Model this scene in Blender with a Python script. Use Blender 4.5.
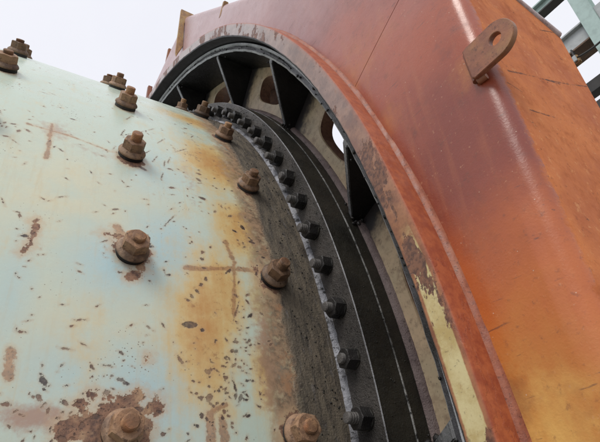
import bpy, bmesh, math, random
import numpy as np
from mathutils import Vector, Matrix
PI = math.pi
for o in list(bpy.data.objects): bpy.data.objects.remove(o)
SC = bpy.context.scene
COL = SC.collection
S = 2.0          # drum radius, metres
H = 2.5          # height of the drum axis above the ground
RND = random.Random(7)

# ------------------------------------------------------------------ camera
cam = bpy.data.cameras.new('camera'); camo = bpy.data.objects.new('camera', cam); COL.objects.link(camo)
cam.sensor_width = 36.0; cam.lens = 30.0; cam.clip_start = 0.05; cam.clip_end = 2000
m = Matrix(((0.52172272, 0.49272511, 0.69643906), (0.84856751, -0.21554188, -0.48319238), (-0.08796923, 0.843068, -0.53056362))).to_4x4()
m.translation = (1.38661 * S, 0, H)
camo.matrix_world = m
SC.camera = camo

# ------------------------------------------------------------------ overcast daylight
SUN_EL, SUN_AZ = math.radians(52), math.radians(148)     # azimuth measured from +Y towards +X
w = bpy.data.worlds.new('World'); SC.world = w; w.use_nodes = True
wn, wl = w.node_tree.nodes, w.node_tree.links
wn.clear()
sky = wn.new('ShaderNodeTexSky'); sky.sky_type = 'NISHITA'; sky.sun_disc = False
sky.sun_elevation = SUN_EL; sky.sun_rotation = SUN_AZ; sky.dust_density = 4.0
mix = wn.new('ShaderNodeMix'); mix.data_type = 'RGBA'
mix.inputs['Factor'].default_value = 0.88
wl.new(sky.outputs[0], mix.inputs['A'])
wt = wn.new('ShaderNodeTexCoord'); wz = wn.new('ShaderNodeTexNoise'); wz.inputs['Scale'].default_value = 3.5; wz.inputs['Detail'].default_value = 5
wl.new(wt.outputs['Generated'], wz.inputs['Vector'])
cl = wn.new('ShaderNodeMix'); cl.data_type = 'RGBA'; wl.new(wz.outputs['Fac'], cl.inputs['Factor'])          # even cloud layer, faintly mottled all round
cl.inputs['A'].default_value = (7.1, 7.15, 7.8, 1); cl.inputs['B'].default_value = (8.4, 8.4, 8.7, 1)
wl.new(cl.outputs['Result'], mix.inputs['B'])
bg = wn.new('ShaderNodeBackground'); bg.inputs['Strength'].default_value = 0.12
wo = wn.new('ShaderNodeOutputWorld')
wl.new(mix.outputs['Result'], bg.inputs['Color']); wl.new(bg.outputs[0], wo.inputs['Surface'])
sd = bpy.data.lights.new('sun', 'SUN'); sd.energy = 1.5; sd.angle = math.radians(24); sd.color = (1, .96, .9)
so = bpy.data.objects.new('sun', sd); COL.objects.link(so)
sdir = Vector((math.sin(SUN_AZ) * math.cos(SUN_EL), math.cos(SUN_AZ) * math.cos(SUN_EL), math.sin(SUN_EL)))
so.rotation_euler = sdir.to_track_quat('Z', 'Y').to_euler(); so.location = sdir * 40
vs = SC.view_settings; vs.view_transform = 'Standard'; vs.look = 'None'; vs.exposure = 0.1; vs.gamma = 1.0; vs.use_curve_mapping = False

# ------------------------------------------------------------------ material helpers
class M:
    def __init__(s, name, rough=.5, metal=0.0, spec=.5):
        s.m = bpy.data.materials.new(name); s.m.use_nodes = True
        s.t = s.m.node_tree; s.n = s.t.nodes; s.b = s.n['Principled BSDF']
        s.b.inputs['Roughness'].default_value = rough; s.b.inputs['Metallic'].default_value = metal
        s.b.inputs['Specular IOR Level'].default_value = spec
        s.co = s.n.new('ShaderNodeTexCoord').outputs['Object']
    def L(s, a, b): s.t.links.new(a, b)
    def setin(s, sock, v):
        if hasattr(v, 'is_linked'): s.L(v, sock)
        elif isinstance(v, tuple): sock.default_value = (*v, 1) if len(v) == 3 else v
        else: sock.default_value = v
    def noise(s, scale, detail=6, rough=.6, co=None, dist=0.0, seed=0.0):
        n = s.n.new('ShaderNodeTexNoise'); n.noise_dimensions = '4D'
        n.inputs['Scale'].default_value = scale; n.inputs['Detail'].default_value = detail
        n.inputs['Roughness'].default_value = rough; n.inputs['Distortion'].default_value = dist; n.inputs['W'].default_value = seed
        s.L(co or s.co, n.inputs['Vector']); return n.outputs['Fac']
    def vor(s, scale, co=None, feat='F1'):
        n = s.n.new('ShaderNodeTexVoronoi'); n.feature = feat; n.inputs['Scale'].default_value = scale
        s.L(co or s.co, n.inputs['Vector']); return n.outputs['Distance']
    def scaled(s, v, rot=(0, 0, 0)):
        n = s.n.new('ShaderNodeMapping'); n.inputs['Scale'].default_value = v; n.inputs['Rotation'].default_value = rot
        s.L(s.co, n.inputs['Vector']); return n.outputs[0]
    def attr(s, name):
        n = s.n.new('ShaderNodeAttribute'); n.attribute_name = name; return n.outputs['Fac']
    def math(s, op, a, b=0.0, c=0.0, clamp=False):
        n = s.n.new('ShaderNodeMath'); n.operation = op; n.use_clamp = clamp
        for i, v in enumerate((a, b, c)): s.setin(n.inputs[i], v)
        return n.outputs[0]
    def ramp(s, v, lo, hi, a=0.0, b=1.0):
        n = s.n.new('ShaderNodeMapRange'); n.interpolation_type = 'SMOOTHSTEP'
        s.setin(n.inputs['Value'], v)
        for k, x in zip(('From Min', 'From Max', 'To Min', 'To Max'), (lo, hi, a, b)): s.setin(n.inputs[k], x)
        return n.outputs[0]
    def mix(s, f, a, b):
        n = s.n.new('ShaderNodeMix'); n.data_type = 'RGBA'
        s.setin(n.inputs['Factor'], f); s.setin(n.inputs['A'], a); s.setin(n.inputs['B'], b); return n.outputs['Result']
    def xyz(s):
        n = s.n.new('ShaderNodeSeparateXYZ'); s.L(s.co, n.inputs[0]); return n.outputs
    def blob(s, p, r):                       # soft mask 1 at object point p, 0 at distance r
        n = s.n.new('ShaderNodeVectorMath'); n.operation = 'DISTANCE'; s.L(s.co, n.inputs[0]); n.inputs[1].default_value = p
        return s.ramp(n.outputs['Value'], 0.0, r, 1.0, 0.0)
    def seg(s, p, q_):                       # distance to a short segment in object space
        p, q_ = Vector(p), Vector(q_); d = q_ - p; L = d.length; d = d / L
        v1 = s.n.new('ShaderNodeVectorMath'); v1.operation = 'SUBTRACT'; s.L(s.co, v1.inputs[0]); v1.inputs[1].default_value = p
        dt = s.n.new('ShaderNodeVectorMath'); dt.operation = 'DOT_PRODUCT'; s.L(v1.outputs[0], dt.inputs[0]); dt.inputs[1].default_value = d
        t = s.math('MINIMUM', s.math('MAXIMUM', dt.outputs['Value'], 0.0), L)
        v2 = s.n.new('ShaderNodeVectorMath'); v2.operation = 'SCALE'; v2.inputs[0].default_value = d; s.L(t, v2.inputs['Scale'])
        v3 = s.n.new('ShaderNodeVectorMath'); v3.operation = 'DISTANCE'; s.L(v1.outputs[0], v3.inputs[0]); s.L(v2.outputs[0], v3.inputs[1])
        return v3.outputs['Value']
    def bump(s, h, strength=.4, dist=.002, prev=None):
        n = s.n.new('ShaderNodeBump'); n.inputs['Strength'].default_value = strength; n.inputs['Distance'].default_value = dist
        s.L(h, n.inputs['Height'])
        if prev: s.L(prev, n.inputs['Normal'])
        return n.outputs[0]
    def done(s, col=None, rough=None, normal=None, metal=None):
        if col is not None: s.setin(s.b.inputs['Base Color'], col)
        if rough is not None: s.setin(s.b.inputs['Roughness'], rough)
        if metal is not None: s.setin(s.b.inputs['Metallic'], metal)
        if normal is not None: s.L(normal, s.b.inputs['Normal'])
        return s.m

def mat_drum():
    a = M('drum_paint', .33)
    n1, n2, n3, nf = a.noise(3, 5), a.noise(14, 6, .65), a.noise(70, 5, .7), a.noise(260, 3, .6)
    streak = a.noise(7, 5, .6, a.scaled((4, 14, .35)))
    n4 = a.noise(30, 6, .72, seed=7)
    mint, cream, blue = (.52, .62, .53), (.66, .62, .43), (.40, .58, .62)
    c = a.mix(a.math('MULTIPLY', a.attr('cream'), a.ramp(n2, .2, .6), clamp=True), mint, cream)
    c = a.mix(a.math('MULTIPLY', a.attr('blue'), a.ramp(n1, .3, .6, .5, 1), clamp=True), c, blue)
    c = a.mix(a.ramp(n3, .35, .75, 0, .25), c, (.54, .55, .46))
    c = a.mix(a.ramp(n4, .52, .72, 0, .3), c, (.58, .53, .39))
    c = a.mix(a.ramp(streak, .52, .75, 0, .25), c, (.52, .44, .28))
    # yellow / orange rust wash
    st = a.math('ADD', a.attr('stain'), a.math('MULTIPLY_ADD', n2, .9, -.45))
    st = a.math('ADD', st, a.math('MULTIPLY_ADD', n4, .7, -.35))
    st2 = a.math('ADD', st, a.math('MULTIPLY_ADD', streak, .35, -.175))
    c = a.mix(a.ramp(st2, 0, .7, 0, .92), c, (.66, .47, .19))
    c = a.mix(a.ramp(st2, .5, 1.1, 0, .9), c, (.52, .25, .075))
    c = a.mix(a.math('MULTIPLY', a.ramp(st2, .35, .8), a.ramp(n3, .55, .68, 0, .7)), c, (.30, .14, .06))
    pk = a.math('ADD', a.attr('pink'), a.math('MULTIPLY_ADD', n3, 1.0, -.5))
    c = a.mix(a.ramp(pk, .2, .75, 0, .8), c, (.38, .21, .15))
    # brown zone beside the flange
    zn = a.math('ADD', a.attr('zone'), a.math('MULTIPLY_ADD', n2, .9, -.45))
    zn = a.math('ADD', zn, a.math('MULTIPLY_ADD', n4, .8, -.4))
    zn = a.math('ADD', zn, a.math('MULTIPLY_ADD', n3, .6, -.3))
    zc = a.mix(a.ramp(n3, .34, .64), (.11, .07, .045), (.36, .235, .14))
    zc = a.mix(a.ramp(n4, .5, .66, 0, .85), zc, (.44, .36, .23))
    zc = a.mix(a.ramp(a.noise(22, 5, .7, seed=12), .54, .68, 0, .8), zc, (.38, .19, .09))
    c = a.mix(a.ramp(zn, .38, .85, 0, .95), c, zc)
    # small specks everywhere
    sp = a.ramp(a.math('ADD', a.math('ADD', a.vor(150), a.math('MULTIPLY', nf, .5)), a.math('MULTIPLY', a.noise(9, 3, .5, seed=3), .9)), .76, .70, 0, .8)
    c = a.mix(sp, c, (.16, .115, .08))
    # flaked-off rust patches and dark chips (signed distances, ragged by noise)
    ed = a.math('MULTIPLY_ADD', n3, .016, -.008)
    ed2 = a.math('MULTIPLY_ADD', nf, .003, -.0015)
    edge = a.math('ADD', ed, ed2)
    ru = a.math('ADD', a.attr('sd_rust'), a.math('ADD', edge, a.math('MULTIPLY_ADD', n4, .075, -.037)))
    og = a.math('ADD', a.attr('sd_orange'), edge)
    ch = a.math('ADD', a.attr('sd_chip'), a.math('ADD', a.math('MULTIPLY_ADD', a.noise(190, 4, .75, seed=21), .009, -.0043), a.math('MULTIPLY', ed, .12)))
    oc = a.mix(a.ramp(n3, .35, .7), (.27, .12, .06), (.45, .23, .11))
    og = a.math('ADD', og, a.math('MULTIPLY_ADD', n4, .02, -.010))
    c = a.mix(a.ramp(og, .008, -.002, 0, .35), c, (.55, .33, .14))
    c = a.mix(a.ramp(og, .0015, -.002, 0, .68), c, a.mix(a.ramp(nf, .5, .66), oc, (.12, .06, .04)))
    rc = a.mix(a.ramp(n3, .32, .62), (.115, .065, .05), (.30, .165, .10))
    rc = a.mix(a.ramp(a.noise(38, 4, .6, seed=5), .5, .68), rc, (.42, .27, .16))
    rc = a.mix(a.ramp(nf, .55, .66, 0, .8), rc, (.05, .03, .028))
    rm = a.ramp(ru, .001, -.0012)
    c = a.mix(a.ramp(ru, .022, -.002, 0, .65), c, (.55, .38, .22))
    c = a.mix(a.ramp(ch, .004, 0, 0, .35), c, (.45, .30, .18))
    c = a.mix(rm, c, rc)
    cm = a.ramp(ch, .0006, -.0006)
    c = a.mix(a.math('MULTIPLY', cm, a.ramp(n4, .35, .55, .55, .95)), c, a.mix(a.ramp(n2, .42, .58), (.05, .038, .036), (.20, .115, .075)))
    # grease near the flange
    gr = a.math('ADD', a.attr('grease'), a.math('MULTIPLY_ADD', n2, .5, -.25))
    gr = a.math('ADD', gr, a.math('MULTIPLY_ADD', n3, .7, -.35))
    gm = a.ramp(gr, .42, .66, 0, .95)
    cm_ = a.n.new('ShaderNodeCombineXYZ'); a.L(a.attr('arc'), cm_.inputs[0]); a.L(a.math('MULTIPLY', a.attr('axial'), 5.0), cm_.inputs[1])
    smear = a.noise(16, 7, .7, cm_.outputs[0], .4)
    gc = a.mix(a.ramp(a.math('ADD', a.math('MULTIPLY', nf, .25), a.math('MULTIPLY', smear, .75)), .36, .62), (.030, .027, .023), (.15, .125, .09))
    gc = a.mix(a.ramp(a.noise(20, 6, .7, cm_.outputs[0], .4, 5.0), .55, .70, 0, .7), gc, (.16, .15, .15))
    gc = a.mix(a.ramp(a.noise(150, 4, .7, seed=9), .62, .74, 0, .7), gc, (.34, .28, .20))
    c = a.mix(gm, c, gc)
    h = a.math('ADD', a.math('MULTIPLY', rm, -.55), a.math('MULTIPLY', cm, -.5))
    h = a.math('ADD', h, a.math('MULTIPLY', a.math('MULTIPLY', nf, gm), 1.3))
    h = a.math('ADD', h, a.math('MULTIPLY', a.math('MULTIPLY', n3, rm), .8))
    h = a.math('ADD', h, a.math('MULTIPLY', nf, .06))
    b1 = a.bump(n2, .12, .006)
    bn = a.bump(h, .75, .0022, b1)
    r = a.math('ADD', a.math('MULTIPLY', rm, .4), a.math('MULTIPLY', gm, .18))
    r = a.math('ADD', r, a.ramp(n2, .3, .7, .20, .36))
    r = a.math('ADD', r, a.ramp(zn, .5, .8, 0, .25), clamp=True)
    return a.done(c, r, bn)

def mat_rust(name, c0, c1, c2, rough=.75, sc=1.0, bump=.5):
    a = M(name, rough)
    n1, n2, n3 = a.noise(9 * sc, 6, .65), a.noise(60 * sc, 5, .65), a.noise(260 * sc, 4, .7)
    oi = a.n.new('ShaderNodeObjectInfo').outputs['Random']
    c = a.mix(a.ramp(a.math('ADD', n2, a.math('MULTIPLY_ADD', oi, .3, -.15)), .34, .66), c0, c1)
    c = a.mix(a.ramp(n1, .5, .72, 0, .7), c, c2)
    c = a.mix(a.ramp(a.noise(130 * sc, 5, .75, seed=3), .54, .66, 0, .8), c, tuple(x * .38 for x in c0))
    c = a.mix(a.ramp(n3, .58, .70, 0, .8), c, tuple(x * .3 for x in c0))
    bn = a.bump(n3, bump, .0012, a.bump(n2, bump, .002))
    return a.done(c, a.ramp(n2, .3, .7, rough - .15, rough + .12), bn)

SCRATCHES = [((2.32, .56, .626), (2.293, .56, .601), .004), ((2.373, .56, .649), (2.347, .56, .635), .002), ((2.331, .56, .624), (2.319, .56, .614), .003),
             ((2.515, .601, .582), (2.515, .77, .637), .0022), ((2.515, .717, .62), (2.515, .89, .69), .0022), ((2.515, .582, .548), (2.515, .615, .542), .002),
             ((2.515, .81, .812), (2.515, .89, .85), .002), ((2.515, .614, .504), (2.515, .745, .528), .0018)]
def mat_guard():
    """weathered oxide-red paint, worn through to ochre"""
    a = M('guard_paint', .4)
    n1, n2, n3 = a.noise(2.6, 4, .55), a.noise(11, 6, .65), a.noise(90, 5, .7)
    run = a.noise(5, 5, .6, a.scaled((6, 6, .5)))
    fine = a.noise(320, 3, .6)
    n4 = a.noise(30, 6, .72, seed=7)
    c = a.mix(a.ramp(n1, .34, .64), (.22, .041, .021), (.36, .076, .027))
    c = a.mix(a.ramp(run, .50, .70, 0, .55), c, (.37, .105, .04))
    c = a.mix(a.ramp(n4, .52, .70, 0, .45), c, (.15, .045, .032))
    c = a.mix(a.ramp(a.math('ADD', a.attr('warm'), a.math('MULTIPLY_ADD', n2, .7, -.35)), .15, .85, 0, .9), c, (.54, .14, .028))
    upl = a.math('ADD', a.attr('upper_pale'), a.math('MULTIPLY_ADD', n2, .4, -.2))
    c = a.mix(a.ramp(upl, .05, .95, 0, .82), c, (.45, .32, .335))  # paler lilac tone, growing towards the top of the guard
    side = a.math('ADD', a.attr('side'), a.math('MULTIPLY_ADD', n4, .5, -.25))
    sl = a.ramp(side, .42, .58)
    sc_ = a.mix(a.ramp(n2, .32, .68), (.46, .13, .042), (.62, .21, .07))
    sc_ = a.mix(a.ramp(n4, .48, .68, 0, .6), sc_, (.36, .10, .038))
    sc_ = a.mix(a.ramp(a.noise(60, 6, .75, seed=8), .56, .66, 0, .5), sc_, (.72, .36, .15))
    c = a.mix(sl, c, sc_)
    och = a.math('ADD', a.attr('ochre'), a.math('MULTIPLY_ADD', n2, .7, -.35))
    och = a.math('ADD', och, a.math('MULTIPLY_ADD', n4, .5, -.25))
    och = a.math('ADD', och, a.math('MULTIPLY_ADD', run, .4, -.2))
    c = a.mix(a.ramp(och, .15, .85, 0, .9), c, (.52, .19, .038))
    c = a.mix(a.ramp(och, .62, 1.15, 0, .8), c, (.74, .44, .12))
    c = a.mix(a.math('MULTIPLY', a.ramp(och, .3, .7), a.ramp(a.noise(8, 6, .7, seed=14), .50, .68, 0, .75)), c, (.34, .10, .03))
    c = a.mix(a.ramp(a.noise(5, 5, .7, seed=4), .56, .72, 0, .4), c, (.14, .045, .03))
    scr = a.ramp(a.math('ADD', a.noise(9, 3, .6, a.scaled((1.2, 9, 16), (.5, .2, 0))), a.math('MULTIPLY', n4, .25)), .78, .84, 0, .6)
    c = a.mix(scr, c, (.10, .04, .03))
    for p, q_, wd in SCRATCHES:
        m_ = a.seg(p, q_); m_ = a.math('ADD', m_, a.math('MULTIPLY_ADD', n3, .008, -.004))
        c = a.mix(a.ramp(m_, wd, wd * .4, 0, .75), c, (.09, .045, .035))
    c = a.mix(a.ramp(n3, .56, .72, 0, .5), c, (.16, .05, .03))
    c = a.mix(a.ramp(a.noise(140, 4, .75, seed=6), .60, .70, 0, .4), c, (.58, .30, .16))
    c = a.mix(a.ramp(a.vor(45), .05, .03, 0, .6), c, (.65, .48, .36))
    h = a.math('ADD', a.math('MULTIPLY', n3, .6), a.math('MULTIPLY', fine, .5))
    h = a.math('ADD', h, a.math('MULTIPLY', sl, -.5))
    bn = a.bump(h, .4, .0016, a.bump(n2, .12, .008, a.bump(n1, .25, .02)))
    rr = a.math('ADD', a.math('ADD', a.ramp(n2, .3, .7, .24, .34), a.ramp(n4, .4, .7, 0, .16)), a.math('MULTIPLY', sl, .40))
    rr = a.math('ADD', rr, a.ramp(och, .2, .9, 0, .15))
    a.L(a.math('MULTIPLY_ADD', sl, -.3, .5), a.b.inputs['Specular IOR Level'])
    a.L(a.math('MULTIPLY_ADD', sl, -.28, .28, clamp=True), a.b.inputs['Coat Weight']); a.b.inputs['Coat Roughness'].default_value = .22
    return a.done(c, rr, bn)

def mat_ring():
    """guard ring: cream paint showing through oxide red"""
    a = M('ring_paint', .42)
    x, y, z = a.xyz()
    n1, n2, n3 = a.noise(3.5, 5, .6), a.noise(24, 6, .7), a.noise(120, 4, .7)
    n4 = a.noise(55, 6, .75, seed=3)
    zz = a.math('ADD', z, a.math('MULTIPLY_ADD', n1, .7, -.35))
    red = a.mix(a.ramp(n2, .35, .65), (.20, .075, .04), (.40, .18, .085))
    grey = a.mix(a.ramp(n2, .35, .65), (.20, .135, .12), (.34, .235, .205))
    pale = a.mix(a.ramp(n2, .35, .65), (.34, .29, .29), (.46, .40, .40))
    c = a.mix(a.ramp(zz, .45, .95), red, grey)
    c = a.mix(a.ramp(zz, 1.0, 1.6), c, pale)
    crm = a.mix(a.ramp(n2, .35, .65), (.46, .34, .14), (.62, .53, .29))
    rimd = a.math('ADD', a.attr('border'), a.math('MULTIPLY_ADD', n4, .8, -.4))
    low = a.ramp(zz, .78, .10)
    low = a.math('ADD', low, a.math('MULTIPLY_ADD', n4, .9, -.45))
    low = a.math('SUBTRACT', low, a.math('MULTIPLY', a.ramp(rimd, .35, .95), .75))
    c = a.mix(a.ramp(low, .30, .62), c, crm)
    c = a.mix(a.ramp(n4, .56, .68, 0, .6), c, (.28, .115, .05))
    flake = a.math('ADD', a.noise(13, 5, .6, a.scaled((1, 1, .4)), seed=2), a.math('MULTIPLY', n4, .16))
    fm = a.ramp(flake, .615, .63)
    c = a.mix(fm, c, a.mix(a.ramp(n3, .4, .6), (.09, .04, .03), (.22, .10, .06)))
    c = a.mix(a.ramp(n3, .58, .70, 0, .6), c, (.09, .05, .035))
    out = a.attr('outer')
    c = a.mix(out, c, a.mix(a.ramp(n4, .36, .66), (.28, .06, .025), (.42, .115, .042)))
    inn = a.attr('inner')
    c = a.mix(a.ramp(a.math('ADD', inn, a.math('MULTIPLY_ADD', n2, .6, -.3)), .4, .6), c, (.022, .02, .022))
    bn = a.bump(a.math('SUBTRACT', a.math('MULTIPLY', n3, .5), fm), .4, .0015)
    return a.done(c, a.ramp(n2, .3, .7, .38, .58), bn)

def mat_grease(name,  c0=(.012, .011, .012), c1=(.045, .042, .04), speck=(.30, .28, .27), amount=.62, rough=.32, b=.6):
    a = M(name, rough, spec=.4)
    n1, n2, n3 = a.noise(11, 6, .65), a.noise(75, 5, .7), a.noise(300, 3, .7)
    c = a.mix(a.ramp(n1, .35, .65), c0, c1)
    c = a.mix(a.ramp(n2, amount, amount + .12), c, speck)
    bn = a.bump(n3, b, .0015, a.bump(n2, b, .004))
    return a.done(c, a.ramp(n2, .3, .7, rough - .08, rough + .22), bn)

def mat_web():
    a = M('gear_web_paint', .55)
    n1, n2, n3 = a.noise(5, 5, .6), a.noise(34, 6, .7), a.noise(160, 4, .7)
    ra = a.attr('rad')
    c = a.mix(a.ramp(n1, .35, .65), (.54, .40, .26), (.42, .345, .23))
    c = a.mix(a.ramp(n2, .46, .70, 0, .75), c, (.22, .15, .10))
    c = a.mix(a.ramp(a.noise(15, 6, .7, seed=4), .52, .70, 0, .6), c, (.17, .14, .11))
    c = a.mix(a.ramp(n3, .57, .70, 0, .85), c, (.05, .042, .038))
    g = a.math('ADD', ra, a.math('MULTIPLY_ADD', n2, .45, -.22))          # grease thrown around the gussets and rim
    c = a.mix(a.ramp(g, .45, .75), c, (.03, .026, .028))
    return a.done(c, .5, a.bump(n2, .3, .002))

def mat_steel(name, c, rough=.5):
    a = M(name, rough)
    n2 = a.noise(9, 5, .65); n3 = a.noise(60, 4, .6)
    k = a.mix(a.ramp(n2, .4, .7, 0, .5), c, tuple(x * .6 for x in c))
    k = a.mix(a.ramp(n3, .66, .74, 0, .6), k, (.20, .10, .06))
    return a.done(k, rough, a.bump(n3, .15, .002))

MT = {}
MT['drum'] = mat_drum()
for q_, k in (('', 1.0), ('_dark', .62), ('_pale', 1.25)):
    f_ = lambda *c: tuple(min(.8, x * k) for x in c)
    MT['nut' + q_] = mat_rust('rusty_nut' + q_, f_(.12, .065, .038), f_(.31, .18, .10), f_(.46, .30, .18), .68, 1.0, .8)
    MT['washer' + q_] = mat_rust('rusty_washer' + q_, f_(.10, .06, .04), f_(.27, .165, .10), f_(.44, .31, .21), .7, 1.0, .8)
    MT['stud' + q_] = mat_rust('rusty_stud' + q_, f_(.16, .085, .045), f_(.40, .23, .115), f_(.34, .11, .03), .7, 1.0, .8)
MT['gasket'] = mat_grease('rubber_gasket', rough=.6)
MT['fnut'] = mat_grease('greasy_nut', (.010, .010, .010), (.03, .028, .027), (.20, .19, .18), .64, .27)
MT['fstud'] = mat_grease('greasy_stud', (.05, .047, .044), (.14, .132, .125), (.30, .29, .28), .62, .32)
MT['flange'] = mat_grease('flange_grease', (.032, .029, .026), (.085, .076, .068), (.24, .22, .20), .62, .27, 1.0)
MT['bead'] = mat_grease('weld_bead_grey', (.17, .172, .19), (.46, .47, .51), (.05, .05, .05), .50, .26, 1.0)
MT['hub'] = mat_grease('hub_grease', (.010, .0095, .0075), (.026, .024, .018), (.09, .085, .07), .68, .40)
MT['joint'] = mat_grease('bare_joint_edge', (.06, .06, .057), (.34, .34, .33), (.015, .015, .015), .49, .35)
MT['fillet'] = mat_grease('hub_fillet_grime', (.12, .085, .085), (.22, .17, .16), (.04, .03, .03), .56, .42, .9)
MT['web'] = mat_web()
MT['wall'] = mat_rust('window_edge_rust', (.16, .085, .055), (.27, .15, .10), (.33, .20, .13))
MT['black'] = mat_grease('black_grease', (.005, .005, .006), (.015, .0145, .016), (.10, .10, .105), .66, .36)
MT['edge'] = mat_grease('greasy_plate_edge', (.12, .12, .128), (.27, .275, .29), (.02, .02, .02), .53, .25)
MT['rim'] = mat_grease('rim_grease', (.010, .010, .012), (.07, .07, .082), (.36, .36, .39), .64, .24)
MT['rimedge'] = mat_grease('rim_worn_edge', (.30, .31, .33), (.46, .47, .50), (.05, .05, .05), .58, .34)
MT['riminner'] = mat_rust('rim_inner_rust', (.16, .09, .065), (.30, .17, .115), (.36, .22, .15))
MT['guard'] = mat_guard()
MT['fold'] = mat_rust('fold_highlight', (.34, .22, .19), (.48, .38, .36), (.42, .18, .09), .35)  # pale tone paints in the sky's highlight along the rounded fold
MT['ring'] = mat_ring()
MT['weld'] = mat_rust('guard_weld', (.22, .06, .03), (.34, .11, .055), (.42, .19, .10), .5)
MT['lug'] = mat_rust('lug_rust', (.19, .065, .036), (.30, .115, .06), (.42, .24, .085), .5, .7, .35)
MT['tab'] = mat_rust('tab_rust', (.24, .12, .06), (.42, .25, .10), (.46, .34, .13), .55, .8)
MT['teal'] = mat_steel('teal_steel_paint', (.37, .49, .46))
MT['greysteel'] = mat_steel('grey_steel_paint', (.40, .43, .43))
MT['darksteel'] = mat_steel('dark_steel', (.035, .033, .03))
MT['ground'] = mat_steel('concrete', (.20, .19, .175), .85)

# ------------------------------------------------------------------ mesh helpers
def link(name, me, mats, parent=None, smooth=True):
    o = bpy.data.objects.new(name, me); COL.objects.link(o)
    for mm in (mats if isinstance(mats, (list, tuple)) else [mats]): me.materials.append(mm)
    if smooth: me.polygons.foreach_set('use_smooth', [True] * len(me.polygons))
    if parent: o.parent = parent
    return o
def mesh(name, v, f):
    me = bpy.data.meshes.new(name); me.from_pydata([tuple(p) for p in v], [], f); me.update(); return me
def empty(name, loc, label, cat, group=None):
    o = bpy.data.objects.new(name, None); COL.objects.link(o); o.location = loc; o.empty_display_size = .3
    o['label'] = label; o['category'] = cat
    if group: o['group'] = group
    return o
def fattr(me, name, arr):
    a = me.attributes.new(name, 'FLOAT', 'POINT'); a.data.foreach_set('value', np.asarray(arr, dtype=np.float32).ravel())
def pol(r, th, y): return (r * math.cos(th), y, r * math.sin(th))
def lathe(name, prof, mats, parent, seg=360, t0=0.0, t1=2 * PI, midx=None, attrs=None, sharp=30, wob=None):
    """prof: (r, y) in metres, turned about the local Y axis"""
    full = abs(t1 - t0 - 2 * PI) < 1e-6
    n = seg if full else seg + 1
    v = []; f = []; k = len(prof)
    for i in range(n):
        th = t0 + (t1 - t0) * i / seg
        for j, (r, y) in enumerate(prof):
            d = wob(th, j) if wob else (0, 0)
            v.append(pol(r + d[0], th, y + d[1]))
    for i in range(seg):
        a, b = i * k, ((i + 1) % n) * k
        for j in range(k - 1): f.append((a + j, a + j + 1, b + j + 1, b + j))
    me = mesh(name, v, f)
    o = link(name, me, mats, parent)
    if midx: me.polygons.foreach_set('material_index', [midx[j] for i in range(seg) for j in range(k - 1)])
    if attrs:
        for an, vals in attrs.items(): fattr(me, an, np.tile(vals, n))
    fix(me, sharp)
    return o
def fix(me, sharp=30):
    bm = bmesh.new(); bm.from_mesh(me); bmesh.ops.recalc_face_normals(bm, faces=bm.faces)
    for e in bm.edges:
        e.smooth = not (len(e.link_faces) == 2 and e.calc_face_angle(0) > math.radians(sharp))
    bm.to_mesh(me); bm.free(); me.update()
def prism(poly, axis_o, ux, uy, uz, t0, t1, bev=0.0):
    """poly in the (ux, uy) plane, extruded along uz from t0 to t1; returns bmesh"""
    bm = bmesh.new()
    P = lambda p, t: axis_o + ux * p[0] + uy * p[1] + uz * t
    a = [bm.verts.new(P(p, t0)) for p in poly]; b = [bm.verts.new(P(p, t1)) for p in poly]
    n = len(poly)
    bm.faces.new(a[::-1]); bm.faces.new(b)
    for i in range(n): bm.faces.new((a[i], a[(i + 1) % n], b[(i + 1) % n], b[i]))
    bmesh.ops.recalc_face_normals(bm, faces=bm.faces)
    if bev: bmesh.ops.bevel(bm, geom=list(bm.edges), offset=bev, segments=2, affect='EDGES', clamp_overlap=True)
    return bm
def bm_obj(name, bm, mats, parent=None, smooth=False, sharp=30):
    me = bpy.data.meshes.new(name); bm.to_mesh(me); bm.free()
    o = link(name, me, mats, parent, smooth)
    if smooth: fix(me, sharp)
    return o
X, Y, Z, O = Vector((1, 0, 0)), Vector((0, 1, 0)), Vector((0, 0, 1)), Vector((0, 0, 0))
def boxbm(x0, x1, y0, y1, z0, z1, bev=0.0):
    return prism([(x0, y0), (x1, y0), (x1, y1), (x0, y1)], O, X, Y, Z, z0, z1, bev)

# paint damage on the drum: positions as (arc, axial) metres on its surface
CAPS = [('r',[(0.501,0.03),(0.466,0.032),(0.429,0.024)],0.0043),('o',[(0.256,0.033),(0.217,0.038)],0.0058),('o',[(0.454,0.293),(0.478,0.414),(0.481,0.466)],0.0047),('o',[(0.495,0.403),(0.365,0.387)],0.0034),('o',[(0.552,0.39),(0.505,0.399)],0.0043),('r',[(0.489,0.45),(0.439,0.463)],0.0064),('o',[(0.835,0.023),(0.688,0.025)],0.003),('o',[(0.804,-0.021),(0.802,0.061),(0.782,0.151)],0.0012),('r',[(0.149,0.12),(0.157,0.143),(0.17,0.176)],0.0192),('r',[(0.186,0.132),(0.156,0.153)],0.0081),('r',[(0.199,0.213),(0.193,0.207)],0.01),('r',[(0.176,0.227),(0.187,0.248)],0.01),('r',[(0.507,0.143),(0.501,0.175)],0.0059),('o',[(0.525,0.167),(0.497,0.179)],0.008),('r',[(0.414,0.192),(0.437,0.213)],0.0075),('o',[(0.175,0.328),(0.136,0.332)],0.0061),('o',[(0.171,0.35),(0.136,0.352)],0.0052),('o',[(0.183,0.335),(0.191,0.358)],0.0035),('r',[(0.201,0.142),(0.194,0.149)],0.0026),('r',[(0.265,0.228),(0.258,0.224)],0.0014)]
HALOS = [(0.147,0.19,0.0505),(0.473,0.196,0.0331),(0.769,0.192,0.0312),(1.102,0.192,0.0272),(0.147,0.488,0.0372),(0.464,0.486,0.0319),(0.783,0.49,0.0311),(1.102,0.484,0.0315),(1.1,-0.103,0.024)]
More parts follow.
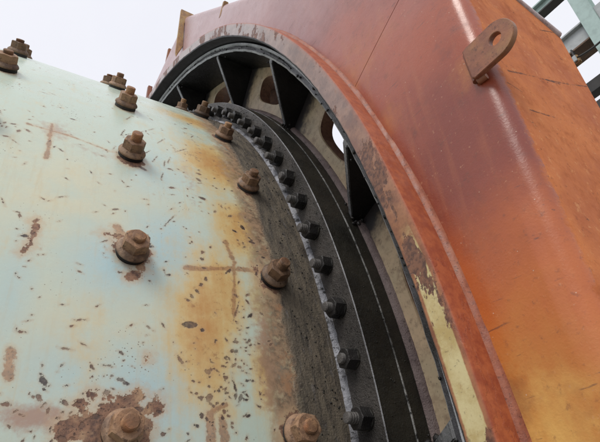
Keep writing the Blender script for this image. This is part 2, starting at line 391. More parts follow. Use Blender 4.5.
STAINS = [(0.867,0.413,0.0697,0.0911,0.9),(0.605,0.429,0.0453,0.0726,0.9),(0.339,0.327,0.0446,0.1023,0.95),(0.416,0.367,0.0355,0.0749,0.8),(1.221,0.42,0.0833,0.0467,0.8),(0.241,0.341,0.0321,0.0535,0.6),(0.407,0.453,0.0284,0.0813,0.5),(0.274,0.138,0.0272,0.0509,0.25),(0.238,0.436,0.0223,0.0558,0.6)]
CREAMS = [(0.58,0.095,0.1449,0.1242,0.8),(0.301,0.15,0.1382,0.0864,0.7),(0.731,0.047,0.1155,0.0693,0.4)]
PINKS = [(0.165,0.079,0.0417,0.0128,0.8),(0.81,0.031,0.0343,0.0343,0.5),(0.75,0.33,0.0243,0.0973,0.35),(0.764,0.104,0.0593,0.0237,0.35),(0.582,0.485,0.0319,0.0912,0.6),(0.277,0.451,0.0229,0.0953,0.7)]
BLUES = [(0.44,0.165,0.0567,0.0491,0.9),(0.505,0.257,0.0524,0.0605,0.9),(0.194,0.232,0.0671,0.0571,1),(0.217,0.096,0.0738,0.0426,0.7),(0.352,0.016,0.0246,0.0877,0.5),(0.747,0.235,0.0619,0.0714,0.5)]
CLUS = [(0.199,0.339,0.021,0.0385,80,0.0035,0.0023),(0.249,0.38,0.0291,0.051,50,0.0047,0.002),(0.45,0.03,0.0169,0.0206,22,0.0049,0.0021),(0.817,0.04,0.0984,0.0443,30,0.0054,0.002),(0.619,0.13,0.0855,0.047,30,0.0047,0.0015),(0.511,0.292,0.0368,0.0409,30,0.0033,0.0018),(0.188,0.088,0.0518,0.0324,45,0.0039,0.0018),(0.316,0.126,0.1041,0.078,30,0.0042,0.0014),(0.756,0.343,0.0392,0.0882,90,0.0039,0.002),(0.322,0.399,0.0247,0.0759,70,0.0046,0.0019),(0.727,0.194,0.0513,0.028,20,0.0058,0.0021),(0.194,0.236,0.0336,0.0302,16,0.0037,0.0017),(0.686,0.422,0.0334,0.0668,50,0.0043,0.0019),(0.77,-0.043,0.0238,0.0214,25,0.0057,0.0024),(1.085,0.425,0.0493,0.0431,40,0.0062,0.0028),(0.198,0.152,0.023,0.023,14,0.0049,0.0021),(0.54,0.447,0.0263,0.0876,60,0.0044,0.002),(0.489,0.023,0.0482,0.0578,20,0.0039,0.0015),(0.161,0.062,0.0287,0.0224,18,0.0048,0.0019)]
SINGLES = [(0.419,0.175,0.0041,0.0026),(0.41,0.227,0.0026,0.0023),(0.316,0.227,0.0053,0.0018),(0.315,0.119,0.0087,0.0014),(0.265,0.105,0.0084,0.0013),(0.274,0.13,0.0051,0.0014),(0.203,0.169,0.005,0.004),(0.145,0.254,0.0043,0.004),(0.146,0.293,0.0025,0.0024),(0.243,0.167,0.0067,0.0012),(0.223,0.187,0.0059,0.0034),(0.218,0.195,0.0059,0.0034),(0.463,0.334,0.005,0.003),(0.42,0.325,0.0039,0.0058),(0.404,0.316,0.0038,0.0058),(0.391,0.305,0.0038,0.0057),(0.381,0.297,0.0057,0.0028),(0.436,0.336,0.0039,0.0059),(0.506,0.335,0.0052,0.0041),(0.486,0.332,0.0051,0.0041),(0.37,0.392,0.0016,0.0233),(0.224,0.376,0.0018,0.0162),(0.207,0.377,0.0036,0.0054)]

# ================================================================== the setting
g = bm_obj('ground', boxbm(-300, 300, -300, 300, -.2, 0), MT['ground']); g['kind'] = 'structure'

# ================================================================== the drum
drum = empty('mill_drum', (0, 0, H), 'huge pale mint painted steel drum with rusty bolts and a bolted gear ring', 'drum')

# --- shell, with the paint damage stored as attributes of its surface
A0, A1, B0, B1 = .05, 1.76, -.21, .615           # finely divided patch: arc and axial ranges in metres
ST = .0019
arc = np.concatenate([np.linspace(A1 - 2 * PI * S, A0, 190)[1:-1], np.arange(A0, A1 + ST / 2, ST)])
axi = np.concatenate([np.linspace(-4.0, B0, 24)[:-1], np.arange(B0, B1, ST), [.616, .66, .70]])
na, nb = len(arc), len(axi)
AA, BB = np.meshgrid(arc, axi, indexing='ij')
rng = np.random.default_rng(11)
def capsd(p, q, w):
    p, q = np.array(p), np.array(q); d = q - p; L = d @ d + 1e-12
    t = np.clip(((AA - p[0]) * d[0] + (BB - p[1]) * d[1]) / L, 0, 1)
    return np.hypot(AA - p[0] - t * d[0], BB - p[1] - t * d[1]) - w
sr = np.full(AA.shape, .2); so_ = np.full(AA.shape, .2); sc = np.full(AA.shape, .05)
for k, pts, wd in CAPS:
    for p, q in zip(pts[:-1], pts[1:]):
        dd = capsd(p, q, wd * (1.2 if k == 'o' else .85))
        if k == 'r': sr = np.minimum(sr, dd)
        else: so_ = np.minimum(so_, dd)
for a, b, r in HALOS: sr = np.minimum(sr, np.hypot(AA - a, BB - b) - r * .95)
def stamp(a, b, la, lb, rot):
    R = max(la, lb) + .008
    i0, i1 = np.searchsorted(arc, [a - R, a + R]); j0, j1 = np.searchsorted(axi, [b - R, b + R])
    if i1 <= i0 or j1 <= j0: return
    da, db = AA[i0:i1, j0:j1] - a, BB[i0:i1, j0:j1] - b
    u, v = da * math.cos(rot) + db * math.sin(rot), -da * math.sin(rot) + db * math.cos(rot)
    q = np.sqrt((u / la) ** 2 + (v / lb) ** 2)
    sc[i0:i1, j0:j1] = np.minimum(sc[i0:i1, j0:j1], (q - 1) * min(la, lb))
for a, b, sx, sy, n, ln, wd in CLUS:
    for _ in range(int(n * (.8 if a < .45 else .36))):
        k = rng.lognormal(-.1, .6)
        stamp(a + rng.normal() * sy * 1.25, b + rng.normal() * sx, max(.0011, wd * k * .74), max(.0013, ln * k * .66), rng.normal() * .7)
for a, b, lb, la in SINGLES: stamp(a, b, max(.0014, la * .85), max(.0016, lb * .85), rng.normal() * .35)
for _ in range(240):                              # stray pits
    stamp(rng.uniform(.1, 1.5), rng.uniform(-.15, .5), .0012, .0012 + rng.exponential(.0012), rng.uniform(0, 3))
for _ in range(15):                               # long scratches near the gear end
    stamp(rng.normal(.80, .12), rng.normal(.26, .045), .010 * rng.uniform(.6, 1.8), .0011, rng.normal(.35, .18))
def blobs(L):
    m_ = np.zeros(AA.shape)
    for a, b, sx, sy, k in L: m_ = np.maximum(m_, k * np.exp(-.5 * (((AA - a) / (sy * 1.15)) ** 2 + ((BB - b) / sx) ** 2)))
    return m_
v = np.stack([S * np.cos(AA / S), BB, S * np.sin(AA / S)], -1).reshape(-1, 3)
idx = np.arange(na * nb).reshape(na, nb)
nx = np.vstack([idx[1:], idx[:1]])
quads = np.stack([idx[:, :-1], idx[:, 1:], nx[:, 1:], nx[:, :-1]], -1).reshape(-1, 4)
me = bpy.data.meshes.new('shell')
me.vertices.add(len(v)); me.vertices.foreach_set('co', v.astype(np.float32).ravel())
me.loops.add(len(quads) * 4); me.loops.foreach_set('vertex_index', quads.astype(np.int32).ravel())
me.polygons.add(len(quads)); me.polygons.foreach_set('loop_start', np.arange(0, len(quads) * 4, 4, dtype=np.int32))
me.update(calc_edges=True)
ss = lambda x, a, b: (lambda t: t * t * (3 - 2 * t))(np.clip((x - a) / (b - a), 0, 1))
fattr(me, 'sd_rust', sr); fattr(me, 'sd_orange', so_); fattr(me, 'sd_chip', sc)
fattr(me, 'stain', blobs(STAINS)); fattr(me, 'cream', blobs(CREAMS)); fattr(me, 'blue', blobs(BLUES)); fattr(me, 'pink', blobs(PINKS))
fattr(me, 'arc', AA); fattr(me, 'axial', BB)
fattr(me, 'zone', ss(BB, .35, .52)); fattr(me, 'grease', ss(BB, .445, .545))
shell = link('shell', me, MT['drum'], drum)
head = lathe('end_head', [(S * 1.0, .70), (S * .8, .86), (S * .45, 1.02), (S * .3, 1.04), (S * .3, 1.7), (.001, 1.7)], MT['hub'], drum, 128)

# --- flange, joint and gear hub
def jit(amp, f=60, seed=1):
    rr = random.Random(seed); ph = [(rr.uniform(0, 6.28), f * rr.uniform(.4, 3)) for _ in range(6)]
    def w_(th, j):
        a = sum(math.sin(th * round(k) + p + j) for p, k in ph) / 6; b = sum(math.cos(th * round(k * 1.3) + p * 2 + j * 2) for p, k in ph) / 6
        return (a * amp, b * amp)
    return w_
RF = 1.0415 * S
lathe('drum_flange', [(S - .02, .614), (RF - .0018, .614), (RF, .6158), (RF, .680)], [MT['flange'], MT['hub'], MT['edge']], drum, 720, midx=[0, 2, 1])
lathe('flange_weld', [(S - .002, .601), (S + .002, .6022), (S + .005, .605), (S + .007, .609), (S + .0075, .616)], MT['bead'], drum, 900, wob=jit(.0018, 260, 3))
lathe('joint_edge', [(RF - .004, .6805), (RF + .0014, .6818), (RF + .0014, .6840), (RF - .004, .6855)], MT['joint'], drum, 720, wob=jit(.0006, 90, 4))
lathe('hub_flange', [(RF - .02, .686), (RF, .686), (RF + .001, .735)], MT['hub'], drum, 720)
lathe('hub_fillet', [(RF - .001, .716), (RF + .003, .7165), (RF + .008, .7195), (RF + .012, .725), (RF + .014, .732)], MT['fillet'], drum, 900, wob=jit(.0014, 120, 5))

# --- gear rim and web
GI, GO, GY = 1.135 * S, 1.149 * S, .562
lathe('gear_rim', [(GI, .93), (GI, .75), (GI, GY + .006), (GI + .006, GY), (GO - .010, GY), (GO - .008, GY - .006), (GO - .001, GY - .006), (GO, GY), (GO, .60), (1.19 * S, .60), (1.19 * S, .89), (1.16 * S, .93), (GI, .93)],
      [MT['riminner'], MT['rimedge'], MT['rim'], MT['black']], drum, 720, midx=[0, 3, 1, 2, 1, 1, 3, 3, 3, 3, 3, 3], wob=lambda th, j: ((math.sin(th * 37) + math.sin(th * 83 + 1) + 1.2 * math.sin(th * 141 + 2 + .6 * math.sin(th * 61)) + math.sin(th * 233)) * .0004 if j in (2, 3, 4) else 0, 0.0005 * math.sin(th * 113 + math.sin(th * 57)) if j in (2, 3) else 0))
NG = 23; PITCH = 2 * PI / NG; G0 = math.radians(18.3)
WY0, WY1 = .730, .778
def web_mesh():
    v, f, mi, ra = [], [], [], []
    NP = 48
    def sec(i):
        tc = G0 + (i + .5) * PITCH
        rc, hr, hw = 1.092 * S, .052 * S, PITCH / 2
        b = len(v)
        for k in range(NP):
            t = 2 * PI * (k + .5) / NP; c_, s_ = math.cos(t), math.sin(t)
            kk = 1 / max(abs(c_), abs(s_))
            ox, oy = c_ * kk, s_ * kk                                   # on the unit square
            sup = (abs(c_) ** 3.2 + abs(s_) ** 3.2) ** (-1 / 3.2)
            hx, hy = c_ * sup, s_ * sup
            skew = 1 + .10 * hy
            for (px, py, y, g_) in ((ox * hw, oy * hr, WY0, 1), ((ox * .55 + hx * .45 * .46) * hw, (oy * .5 + hy * .5 * .52) * hr, WY0, .32),
                                (hx * .475 * skew * hw, hy * .54 * hr, WY0, .12), (hx * .45 * skew * hw, hy * .52 * hr, WY0 + .004, .1),
                                (hx * .45 * skew * hw, hy * .52 * hr, WY1, .1), (ox * hw, oy * hr, WY1, .3)):
                v.append(pol(rc + py, tc + px, y))
                e = (.5 + .5 * ox) ** 2.2 if y == WY0 else 0
                ra.append(min(1, g_ * (.95 * e + .35 * max(0, oy) ** 4)) if g_ == 1 else g_ * (1.6 * e + .2))
        for k in range(NP):
            a, c2 = b + k * 6, b + ((k + 1) % NP) * 6
            for j in range(5):
                f.append((a + j, a + j + 1, c2 + j + 1, c2 + j)); mi.append(1 if j >= 3 else 0)
    for i in range(NG): sec(i)
    me = mesh('gear_web', v, f); return me, mi, ra
wm, mi, ra = web_mesh()
wob_ = link('gear_web', wm, [MT['web'], MT['wall']], drum)
wm.polygons.foreach_set('material_index', mi); fattr(wm, 'rad', ra); fix(wm)
# gussets
def gusset_mesh():
    poly = [(1.0425 * S, .706), (1.0445 * S, .700), (GI - .008, .572), (GI + .001, .572), (GI + .001, WY0 + .002), (1.0425 * S, WY0 + .002)]
    bm = prism(poly, O, X, Y, Z, -.013, .013, .002)
    for fc in bm.faces:
        fc.material_index = 1 if (fc.normal.y < -.3 and abs(fc.normal.z) < .5) else 0
    me = bpy.data.meshes.new('gusset'); bm.to_mesh(me); bm.free()
    for mm in (MT['black'], MT['edge']): me.materials.append(mm)
    return me
gm_ = gusset_mesh()
for i in range(NG):
    o = bpy.data.objects.new('gusset', gm_); COL.objects.link(o); o.parent = drum
    o.rotation_euler = (0, -(G0 + i * PITCH), 0)

# --- bolts
def hexring(r, y, n=6, ph=0.0): return [(r * math.cos(ph + 2 * PI * k / n), y, r * math.sin(ph + 2 * PI * k / n)) for k in range(n)]
def turned(prof, n=28, cap=True):
    v, f = [], []
    for r, h in prof: v += [(r * math.cos(2 * PI * k / n), r * math.sin(2 * PI * k / n), h) for k in range(n)]
    for j in range(len(prof) - 1):
        for k in range(n): f.append((j * n + k, j * n + (k + 1) % n, (j + 1) * n + (k + 1) % n, (j + 1) * n + k))
    if cap: f.append([(len(prof) - 1) * n + k for k in range(n)])
    return v, f
def hexnut(af, h0, h1, ch=.12):
    """hexagon nut along +Z with a chamfered top: 24 points round each row"""
    n = 48; R = af / math.sqrt(3); v, f = [], []
    def hexr(t): return (af / 2) / math.cos((t + PI / 6) % (PI / 3) - PI / 6)
    rows = [(h0, 1, 9), (h1 - ch * af, 1, 9), (h1, 0, af * .5 * .98), (h1, 0, af * .27)]
    top = af * .5 * .99
    for h, hx, cap_ in rows:
        for k in range(n):
            t = 2 * PI * k / n; r = hexr(t)
            if hx: hh = h if h == h0 else h - (r - af / 2) * .45 + ch * af * .9
            else: r, hh = min(r, cap_), h
            v.append((r * math.cos(t), r * math.sin(t), hh))
    for j in range(len(rows) - 1):
        for k in range(n): f.append((j * n + k, j * n + (k + 1) % n, (j + 1) * n + (k + 1) % n, (j + 1) * n + k))
    f.append([(len(rows) - 1) * n + k for k in range(n)])
    return v, f
def smesh(name, vf, mat, sharp=28):
    me = mesh(name, *vf); me.materials.append(mat); me.polygons.foreach_set('use_smooth', [True] * len(me.polygons)); fix(me, sharp); return me
def thread(r, h0, h1, n=6, seg=24):
    prof = [(r, h0)]
    for i in range(n):
        z0 = h0 + (h1 - h0) * (i + .2) / n; z1 = h0 + (h1 - h0) * (i + .6) / n
        prof += [(r, z0), (r * .93, z1)]
    prof += [(r * .97, h1 - .002), (r * .86, h1), (r * .4, h1 + .0008)]
    return turned(prof, seg)
QS = ('', '_dark', '_pale')
NUT = [smesh('shell_bolt', hexnut(.041, .018, .041), MT['nut' + q_]) for q_ in QS]
WASH = [smesh('washer', turned([(.0275, .009), (.0290, .0105), (.0292, .0135), (.0275, .0165), (.0235, .0205), (.019, .0215)], 36), MT['washer' + q_]) for q_ in QS]
GASK = smesh('gasket', turned([(.0262, -.002), (.0268, .001), (.0265, .009), (.022, .0105)], 32), MT['gasket'])
STUDS = [[smesh('stud', thread(.0118, .038, hh), MT['stud' + q_]) for hh in (.050, .055, .059)] for q_ in QS]
FNUT = smesh('flange_bolt', hexnut(.037, 0, .026), MT['fnut'])
FCOL = smesh('washer', turned([(.0205, -.001), (.0205, .003), (.0185, .004)], 28), MT['hub'])
FSTUDS = [smesh('stud', thread(.0105, .025, hh, 4, 18), MT['fstud']) for hh in (.034, .040, .043, .047)]
def frame(pos, zdir, roll):
    z = Vector(zdir).normalized(); q = z.to_track_quat('Z', 'Y'); return Matrix.Translation(pos) @ q.to_matrix().to_4x4() @ Matrix.Rotation(roll, 4, 'Z')
def bolt(main, subs, mw, name):
    o = bpy.data.objects.new(name, main); COL.objects.link(o); o.parent = drum; o.matrix_local = mw
    for nm, me_, tilt in subs:
        c = bpy.data.objects.new(nm, me_); COL.objects.link(c); c.parent = o
        c.rotation_euler = tilt
    return o
PH, DP = .0737, .1599
for yy in (.244, .096, -.052, -.200):
    for k in range(-2, 9):
        th = PH + DP * k; q_ = 0 if (k + round(yy * 20)) % 3 else RND.choice((1, 2))
        q_ = 2 if k == 0 else q_
        mw = frame(pol(S - .001, th, yy * S), pol(1, th, RND.uniform(-.03, .03)), RND.uniform(0, 6.28))
        o = bolt(NUT[q_], [('washer', WASH[q_], (0, 0, RND.uniform(0, 6))), ('gasket', GASK, (0, 0, 0)), ('stud', RND.choice(STUDS[q_]), (RND.uniform(-.02, .02), 0, RND.uniform(0, 6)))], mw, 'shell_bolt')
        o.scale = [RND.uniform(.95, 1.06)] * 3
PF, DF = .0816, .0556
for k in range(-5, 26):
    th = PF + DF * k
    mw = frame(pol(1.0205 * S, th, .614), (RND.uniform(-.03, .03), -1, RND.uniform(-.03, .03)), RND.uniform(0, 6.28))
    bolt(FNUT, [('washer', FCOL, (0, 0, 0)), ('stud', RND.choice(FSTUDS), (0, 0, RND.uniform(0, 6)))], mw, 'flange_bolt').scale = [RND.uniform(.95, 1.07)] * 3

# --- clotted grease: small lumps thrown on the gussets, rim edge and hub
def lumps(name, spots, mat, parent):
    v, f = [], []
    bm = bmesh.new(); bmesh.ops.create_icosphere(bm, subdivisions=1, radius=1); bm.verts.ensure_lookup_table()
    bv = [Vector(x.co) for x in bm.verts]; bf = [[x.index for x in q_.verts] for q_ in bm.faces]; bm.free()
    for (p, r) in spots:
        b = len(v); sx, sy, sz = (r * RND.uniform(.6, 1.3) for _ in range(3))
        for c in bv:
            k = RND.uniform(.75, 1.25); v.append((p[0] + c.x * sx * k, p[1] + c.y * sy * k, p[2] + c.z * sz * k))
        f += [[b + i for i in q_] for q_ in bf]
    o = link(name, mesh(name, v, f), mat, parent); o['kind'] = 'stuff'; return o
def grease_lens(t0, t1, r0, r1):
    v, f, n = [], [], 40
    rr_ = random.Random(int(t0 * 1000))
    for i in range(n + 1):
        u = i / n; hw = max(.02, math.sin(u * PI) ** .6) * rr_.uniform(.82, 1.1); rm_ = (r0 + r1) / 2; d = (r1 - r0) / 2 * hw; th = t0 + (t1 - t0) * u
        v += [pol(rm_ - d, th, GY + .0005), pol(rm_ - d * .6, th, GY - .003), pol(rm_ + d * .6, th, GY - .003), pol(rm_ + d, th, GY + .0005)]
    for i in range(n):
        for j in range(3): f.append((i * 4 + j, i * 4 + j + 1, i * 4 + j + 5, i * 4 + j + 4))
    o = link('grease_patch', mesh('grease_patch', v, f), MT['black'], drum); fix(o.data, 60)
R_ = math.radians
for t0, t1 in ((29, 36), (37.5, 46), (48, 57), (60, 66)): grease_lens(R_(t0), R_(t1), GI + .006, GO - .010)
sp = []
for i in range(-1, 5):
    th = G0 + i * PITCH
    for _ in range(16):
        sp.append((pol(1.0425 * S + RND.uniform(0, .022), th + RND.gauss(0, .007), .708 + RND.gauss(0, .008)), RND.uniform(.003, .009)))
    for _ in range(5): sp.append((pol(GI - RND.uniform(.0, .02), th + RND.gauss(0, .012), .58 + RND.uniform(-.008, .03)), RND.uniform(.002, .006)))
for _ in range(12):
    th = RND.uniform(-.1, 1.2); sp.append((pol(GI + RND.uniform(-.003, .006), th, GY + RND.uniform(-.002, .008)), RND.uniform(.0008, .0024)))
for _ in range(90):
    th = RND.uniform(-.1, 1.2); sp.append((pol(GO - RND.uniform(.004, .022), th, GY - .001), RND.uniform(.002, .005)))
lumps('grease_lumps', sp, MT['fnut'], drum)
sp = []
for _ in range(420):
    th = RND.uniform(.02, .95); sp.append((pol(S, th, RND.triangular(.49, .60, .575)), RND.uniform(.0008, .0026)))
for _ in range(380):
    th = RND.uniform(.02, 1.2); sp.append((pol(S + RND.uniform(.015, .08), th, .614), RND.uniform(.0008, .0022)))
for _ in range(200):
    th = RND.uniform(.02, 1.2); sp.append((pol(RF, th, RND.uniform(.62, .72)), RND.uniform(.0008, .002)))
lumps('grease_crumbs', sp, MT['hub'], drum)

# ================================================================== the gear guard
guard = empty('gear_guard', (0, 0, H), 'octagonal rust red steel gear guard with a round opening around the drum', 'gear guard')
GY0, GY1 = .560, .894; RAD = .030
OCH = [((2.40, .06), .17, 1.0), ((2.33, .02), .10, .8), ((2.26, .85), .12, .42), ((2.30, .64), .05, .5), ((2.36, .25), .08, .3), ((2.485, .60), .045, .7), ((2.44, .17), .07, .4)]
OX, OZ = -.034 * S, -.0357 * S                   # the guard's opening sits a little off the drum's axis
FRONT = [(2.515, .956), (1.07, 2.50), (-1.07, 2.50), (-2.515, .956), (-2.515, -.956), (-1.07, -2.50), (1.07, -2.50), (2.515, -.956)]
REAR = [(2.515, .850), (1.07, 2.46), (-1.07, 2.46), (-2.515, .850), (-2.515, -.850), (-1.07, -2.50), (1.07, -2.50), (2.515, -.850)]
def inset(V, d):
    out = []
    for i in range(8):
        p0, p1, p2 = (Vector(V[(i + q_) % 8]) for q_ in (-1, 0, 1))
        e0, e1 = (p1 - p0).normalized(), (p2 - p1).normalized()
        n0, n1 = Vector((-e0.y, e0.x)), Vector((-e1.y, e1.x))
        out.append(p1 + (n0 + n1) * (d / (1 + n0.dot(n1))))
    return out
RIN = 1.212 * S
PROF = [('f', i / 18) for i in range(19)] + [('a', i / 8 * PI / 2) for i in range(1, 9)] + [('s', i / 12) for i in range(1, 13)] + [('b', 0)]
RINGS = []
for kind, s_ in PROF:
    if kind == 'f': RINGS.append((inset(FRONT, RAD), GY0, 0))
    elif kind == 'a': RINGS.append((inset(FRONT, RAD * (1 - math.sin(s_))), GY0 + RAD * (1 - math.cos(s_)), s_ / (PI / 2) * .62 if s_ < 1.5 else .8))
    elif kind == 's': RINGS.append(([Vector(p).lerp(Vector(q_), s_) for p, q_ in zip(FRONT, REAR)], GY0 + RAD + (GY1 - GY0 - RAD) * s_, 1))
    else: RINGS.append((inset(REAR, .05), GY1 + .001, 1))
def panel(k):
    NT, v, f, och, sid, wrm = 44, [], [], [], [], []
    a0, a1 = (math.atan2(FRONT[q_ % 8][1], FRONT[q_ % 8][0]) for q_ in (k - 1, k))
    if a1 < a0: a1 += 2 * PI
    for i in range(NT + 1):
        tau = .0005 + .999 * i / NT
        al = a0 + (a1 - a0) * tau
        ci = Vector((OX + RIN * math.cos(al), OZ + RIN * math.sin(al)))
        for (kind, s_), (poly, y, sd_) in zip(PROF, RINGS):
            p = poly[(k - 1) % 8].lerp(poly[k % 8], tau)
            if kind == 'f': p = ci.lerp(p, s_)
            x_, z_ = p
            # shallow dents so the sheet does not read as perfectly flat
            dn = .0020 * (math.sin(x_ * 9 + z_ * 4) + math.sin(z_ * 13 - x_ * 5 + 1.3)) * (1 if kind == 'f' and 0.1 < s_ < .95 else 0)
            if kind == 's' and s_ < 1: dn = 0; x_ += .0022 * math.sin(z_ * 14 + y * 9) * math.sin(s_ * PI)
            v.append((x_, y + dn, z_)); sid.append(min(1, sd_))
            och.append(max([w_ * math.exp(-((x_ - c[0]) ** 2 + (z_ - c[1]) ** 2) / (r * r)) for c, r, w_ in OCH]) * (1 - .7 * min(1, sd_)))
    wrm = [math.exp(-((p[2] - .05) / .31) ** 2) * (1 if p[0] > 1.8 else 0) for p in v]
    n = len(PROF)
    for i in range(NT):
        for j in range(n - 1): f.append((i * n + j, i * n + j + 1, (i + 1) * n + j + 1, (i + 1) * n + j))
    me = mesh('casing_panel', v, f); fattr(me, 'ochre', och); fattr(me, 'side', sid); fattr(me, 'warm', wrm); fattr(me, 'upper_pale', [min(1, max(0, (p[2] - .50) / 1.5)) for p in v])
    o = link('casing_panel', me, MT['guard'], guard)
    fix(me, 40)
    bm = bmesh.new(); bm.from_mesh(me); bmesh.ops.solidify(bm, geom=bm.faces[:], thickness=.005); bm.to_mesh(me); bm.free()
    fix(me, 40); me.polygons.foreach_set('use_smooth', [True] * len(me.polygons))
    return o
for k in range(8): panel(k)
def rod(name, p, q_, r, mat, parent, n=12):
    p, q_ = Vector(p), Vector(q_); d = (q_ - p).normalized(); u = d.orthogonal().normalized(); w2 = d.cross(u)
    v = [c + (u * math.cos(2 * PI * k / n) + w2 * math.sin(2 * PI * k / n)) * r for c in (p, q_) for k in range(n)]
    f = [(k, (k + 1) % n, n + (k + 1) % n, n + k) for k in range(n)] + [list(range(n))[::-1], list(range(n, 2 * n))]
    o = link(name, mesh(name, v, f), mat, parent); fix(o.data, 40); return o
for k in (0, 1, 2, 3): rod('fold_bead', (FRONT[k][0] - .008, GY0 + RAD * .6, FRONT[k][1] - .008), (REAR[k][0] - .004, GY1, REAR[k][1] - .004), .011, MT['fold'], guard)
def at_off(o): o.location = (OX, 0, OZ); return o
lathe('rear_plate', [(1.082 * S, .936), (1.082 * S, .944), (1.215 * S, .944), (1.215 * S, .936), (1.082 * S, .936)], MT['riminner'], guard, 240)
at_off(lathe('seam_backing', [(1.212 * S, GY0 + .0055), (1.245 * S, GY0 + .0055), (1.245 * S, GY0 + .012), (1.212 * S, GY0 + .012)], MT['tab'], guard, 128))
# raised ring round the opening
RI, RO, RY = 1.2005 * S, 1.2245 * S, .510
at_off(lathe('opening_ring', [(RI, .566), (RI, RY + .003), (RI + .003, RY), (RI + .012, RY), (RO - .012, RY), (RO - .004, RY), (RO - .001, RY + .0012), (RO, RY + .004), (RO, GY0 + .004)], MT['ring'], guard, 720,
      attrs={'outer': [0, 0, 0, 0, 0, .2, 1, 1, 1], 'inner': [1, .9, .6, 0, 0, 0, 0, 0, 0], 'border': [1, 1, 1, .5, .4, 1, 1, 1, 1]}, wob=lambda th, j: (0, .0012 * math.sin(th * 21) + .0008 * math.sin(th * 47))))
at_off(lathe('ring_weld', [(RO - .001, GY0 - .009), (RO + .004, GY0 - .007), (RO + .008, GY0 - .002), (RO + .009, GY0 + .004)], MT['weld'], guard, 900, wob=jit(.0009, 150, 8)))
# lifting lug
def lug():
    pts, n = [], 18
    xc, zc, r = 2.540, .594, .0325
    pts += [(2.486, zc - r), (xc, zc - r)]
    for i in range(1, n): a = -PI / 2 + PI * i / n; pts.append((xc + r * math.cos(a), zc + r * math.sin(a)))
    pts += [(xc, zc + r), (2.486, zc + r)]
    # plate with a round hole: bridge the outline to the hole ring
    hc, hr = (2.541, .595), .0105
    N = 64; v, f = [], []
    def outline(t):
        d = (math.cos(t), math.sin(t)); best = 1
        for (p, q) in zip(pts, pts[1:] + pts[:1]):
            ex, ez = q[0] - p[0], q[1] - p[1]; den = d[0] * ez - d[1] * ex
            if abs(den) < 1e-9: continue
            u = ((p[0] - hc[0]) * ez - (p[1] - hc[1]) * ex) / den; s_ = ((p[0] - hc[0]) * d[1] - (p[1] - hc[1]) * d[0]) / den
            if u > 0 and -1e-6 <= s_ <= 1 + 1e-6: best = u
        return hc[0] + d[0] * best, hc[1] + d[1] * best
    y0, y1 = .544, .553
    for i in range(N):
        t = 2 * PI * i / N; ox, oz = outline(t); hx, hz = hc[0] + hr * math.cos(t), hc[1] + hr * math.sin(t)
        dx, dz = (hc[0] - ox) * .03, (hc[1] - oz) * .03
        v += [(hx, y0 + .001, hz), (hx * 1 + math.cos(t) * .001, y0, hz + math.sin(t) * .001), (ox + dx, y0, oz + dz), (ox, y0 + .0012, oz), (ox, y1, oz), (hx, y1, hz)]
    for i in range(N):
        a, b = i * 6, ((i + 1) % N) * 6
        for j in range(6): f.append((a + j, a + (j + 1) % 6, b + (j + 1) % 6, b + j))
    me = mesh('lifting_lug', v, f); o = link('lifting_lug', me, MT['lug'], guard); fix(me, 25)
    o['label'] = 'rusty lifting lug plate with a round hole'
    rr_ = random.Random(5)
    for p, q_ in (((2.486, .555, .564), (2.486, .555, .624)), ((2.487, .556, .563), (2.502, .558, .563)), ((2.487, .556, .625), (2.502, .558, .625))):
        w_ = rod('weld_bead', p, q_, .0062, MT['lug'], o, 10)
    bm_obj('weld_pad', boxbm(2.487, 2.497, .5525, GY0 + .001, .564, .622, .002), MT['lug'], o)
lug()
# upstanding joint bar and tabs on the top edges
def slab(name, pts, y0, y1, mat, bev=.002):
    return bm_obj(name, prism(pts, O, X, Z, Y, y0, y1, bev), mat, guard)
bm_obj('joint_bar', prism([(.269 * S, 1.283 * S), (.308 * S, 1.282 * S), (.290 * S, 1.246 * S), (.2795 * S, 1.225 * S), (.2795 * S, 1.13 * S), (.264 * S, 1.085 * S), (.261 * S, 1.099 * S)], O, Y, Z, X, .516 * S, .524 * S, .0015), MT['tab'], guard)
slab('edge_tab', [(1.508, 1.925), (1.532, 1.915), (1.572, 1.972), (1.556, 1.985)], .560, .580, MT['tab'])
slab('edge_tab', [(.665, 2.50), (.70, 2.50), (.735, 2.60), (.712, 2.612)], .572, .60, MT['lug'])
slab('edge_tab', [(.255, 2.50), (.30, 2.50), (.318, 2.68), (.285, 2.69)], .572, .60, MT['lug'])

# ================================================================== steel frame beyond the guard
fr = empty('steel_frame', (1.45, 6.1, 0), 'teal steel column with grey cross beams standing behind the guard', 'steel frame')
def fpart(name, bm, mat):
    bmesh.ops.translate(bm, verts=bm.verts, vec=(-1.45, -6.1, 0)); return bm_obj(name, bm, mat, fr)
def ibeam_x(name, x0, x1, z0, z1, y0, y1, mat, low=None):
    w_ = fpart(name, boxbm(x0, x1, y0 + .06, y0 + .075, z0 + .0305, z1 - .0305), mat)
    fpart('beam_flange', boxbm(x0, x1, y0, y1, z1 - .03, z1, .003), mat).parent = w_
    fpart('beam_flange', boxbm(x0, x1, y0, y1, z0, z0 + .03, .003), low or mat).parent = w_
fpart('column_flange', boxbm(1.345, 1.545, 6.0, 6.025, 0, 12, .003), MT['teal'])
fpart('column_web', boxbm(1.438, 1.452, 6.0255, 6.2, 0, 12), MT['teal'])
fpart('column_flange', boxbm(1.345, 1.545, 6.2005, 6.225, 0, 12, .003), MT['teal'])
ibeam_x('cross_beam', -4, 1.344, 8.83, 9.03, 6.03, 6.19, MT['teal'], MT['darksteel'])
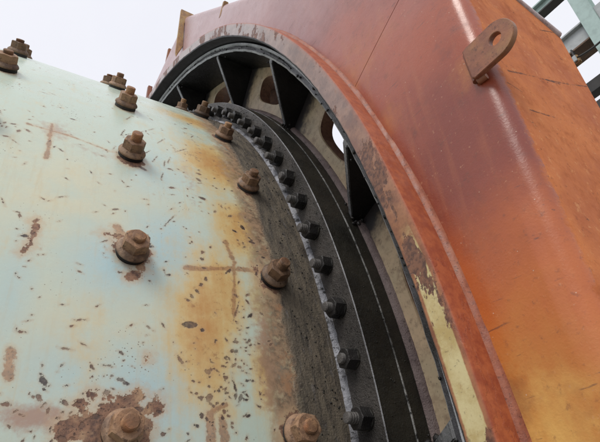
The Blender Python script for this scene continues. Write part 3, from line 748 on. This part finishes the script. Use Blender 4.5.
ibeam_x('cross_beam', -4, 1.344, 7.80, 8.15, 6.03, 6.35, MT['greysteel'], MT['washer_dark'])
fpart('cross_beam', boxbm(-4, 3.2, 6.26, 6.42, 7.22, 7.40, .004), MT['darksteel'])
fpart('cross_beam', boxbm(-4, 3.2, 6.26, 6.40, 6.90, 7.06, .004), MT['darksteel'])
fpart('cross_beam', boxbm(1.546, 4.2, 6.03, 6.15, 7.9, 8.2, .004), MT['greysteel'])
# cable and clamp
def tube(name, pts, r, mat, parent, n=10):
    v, f = [], []
    for i, p in enumerate(pts):
        p = Vector(p); d = (Vector(pts[min(i + 1, len(pts) - 1)]) - Vector(pts[max(i - 1, 0)])).normalized()
        u = d.cross(Z).normalized(); w2 = d.cross(u)
        for k in range(n): a = 2 * PI * k / n; v.append(p + (u * math.cos(a) + w2 * math.sin(a)) * r)
    for i in range(len(pts) - 1):
        for k in range(n): f.append((i * n + k, i * n + (k + 1) % n, (i + 1) * n + (k + 1) % n, (i + 1) * n + k))
    f.append([k for k in range(n)][::-1]); f.append([(len(pts) - 1) * n + k for k in range(n)])
    return link(name, mesh(name, v, f), mat, parent)
cb = tube('cable', [Vector((1.12 + .62 * t, 5.95 - .02 * math.sin(t * 3), 7.60 - .10 * math.sin(t * PI * .9) + .10 * t)) for t in [i / 14 for i in range(15)]], .014, MT['darksteel'], None)
cb['label'] = 'thin black cable slung across the teal steel column'; cb['category'] = 'cable'
eb = empty('junction_box', (1.09, 5.97, 7.52), 'small weathered junction box hanging below the grey cross beam', 'junction box')
def epart(name, bm, mat): bmesh.ops.translate(bm, verts=bm.verts, vec=(-1.09, -5.97, -7.52)); return bm_obj(name, bm, mat, eb)
epart('box_body', boxbm(1.05, 1.13, 5.93, 6.02, 7.52, 7.66, .015), MT['tab'])
epart('lid', boxbm(1.065, 1.115, 5.912, 5.9298, 7.54, 7.64, .006), MT['greysteel'])
epart('hanger', boxbm(1.075, 1.095, 5.97, 6.045, 7.6605, 7.80), MT['darksteel'])
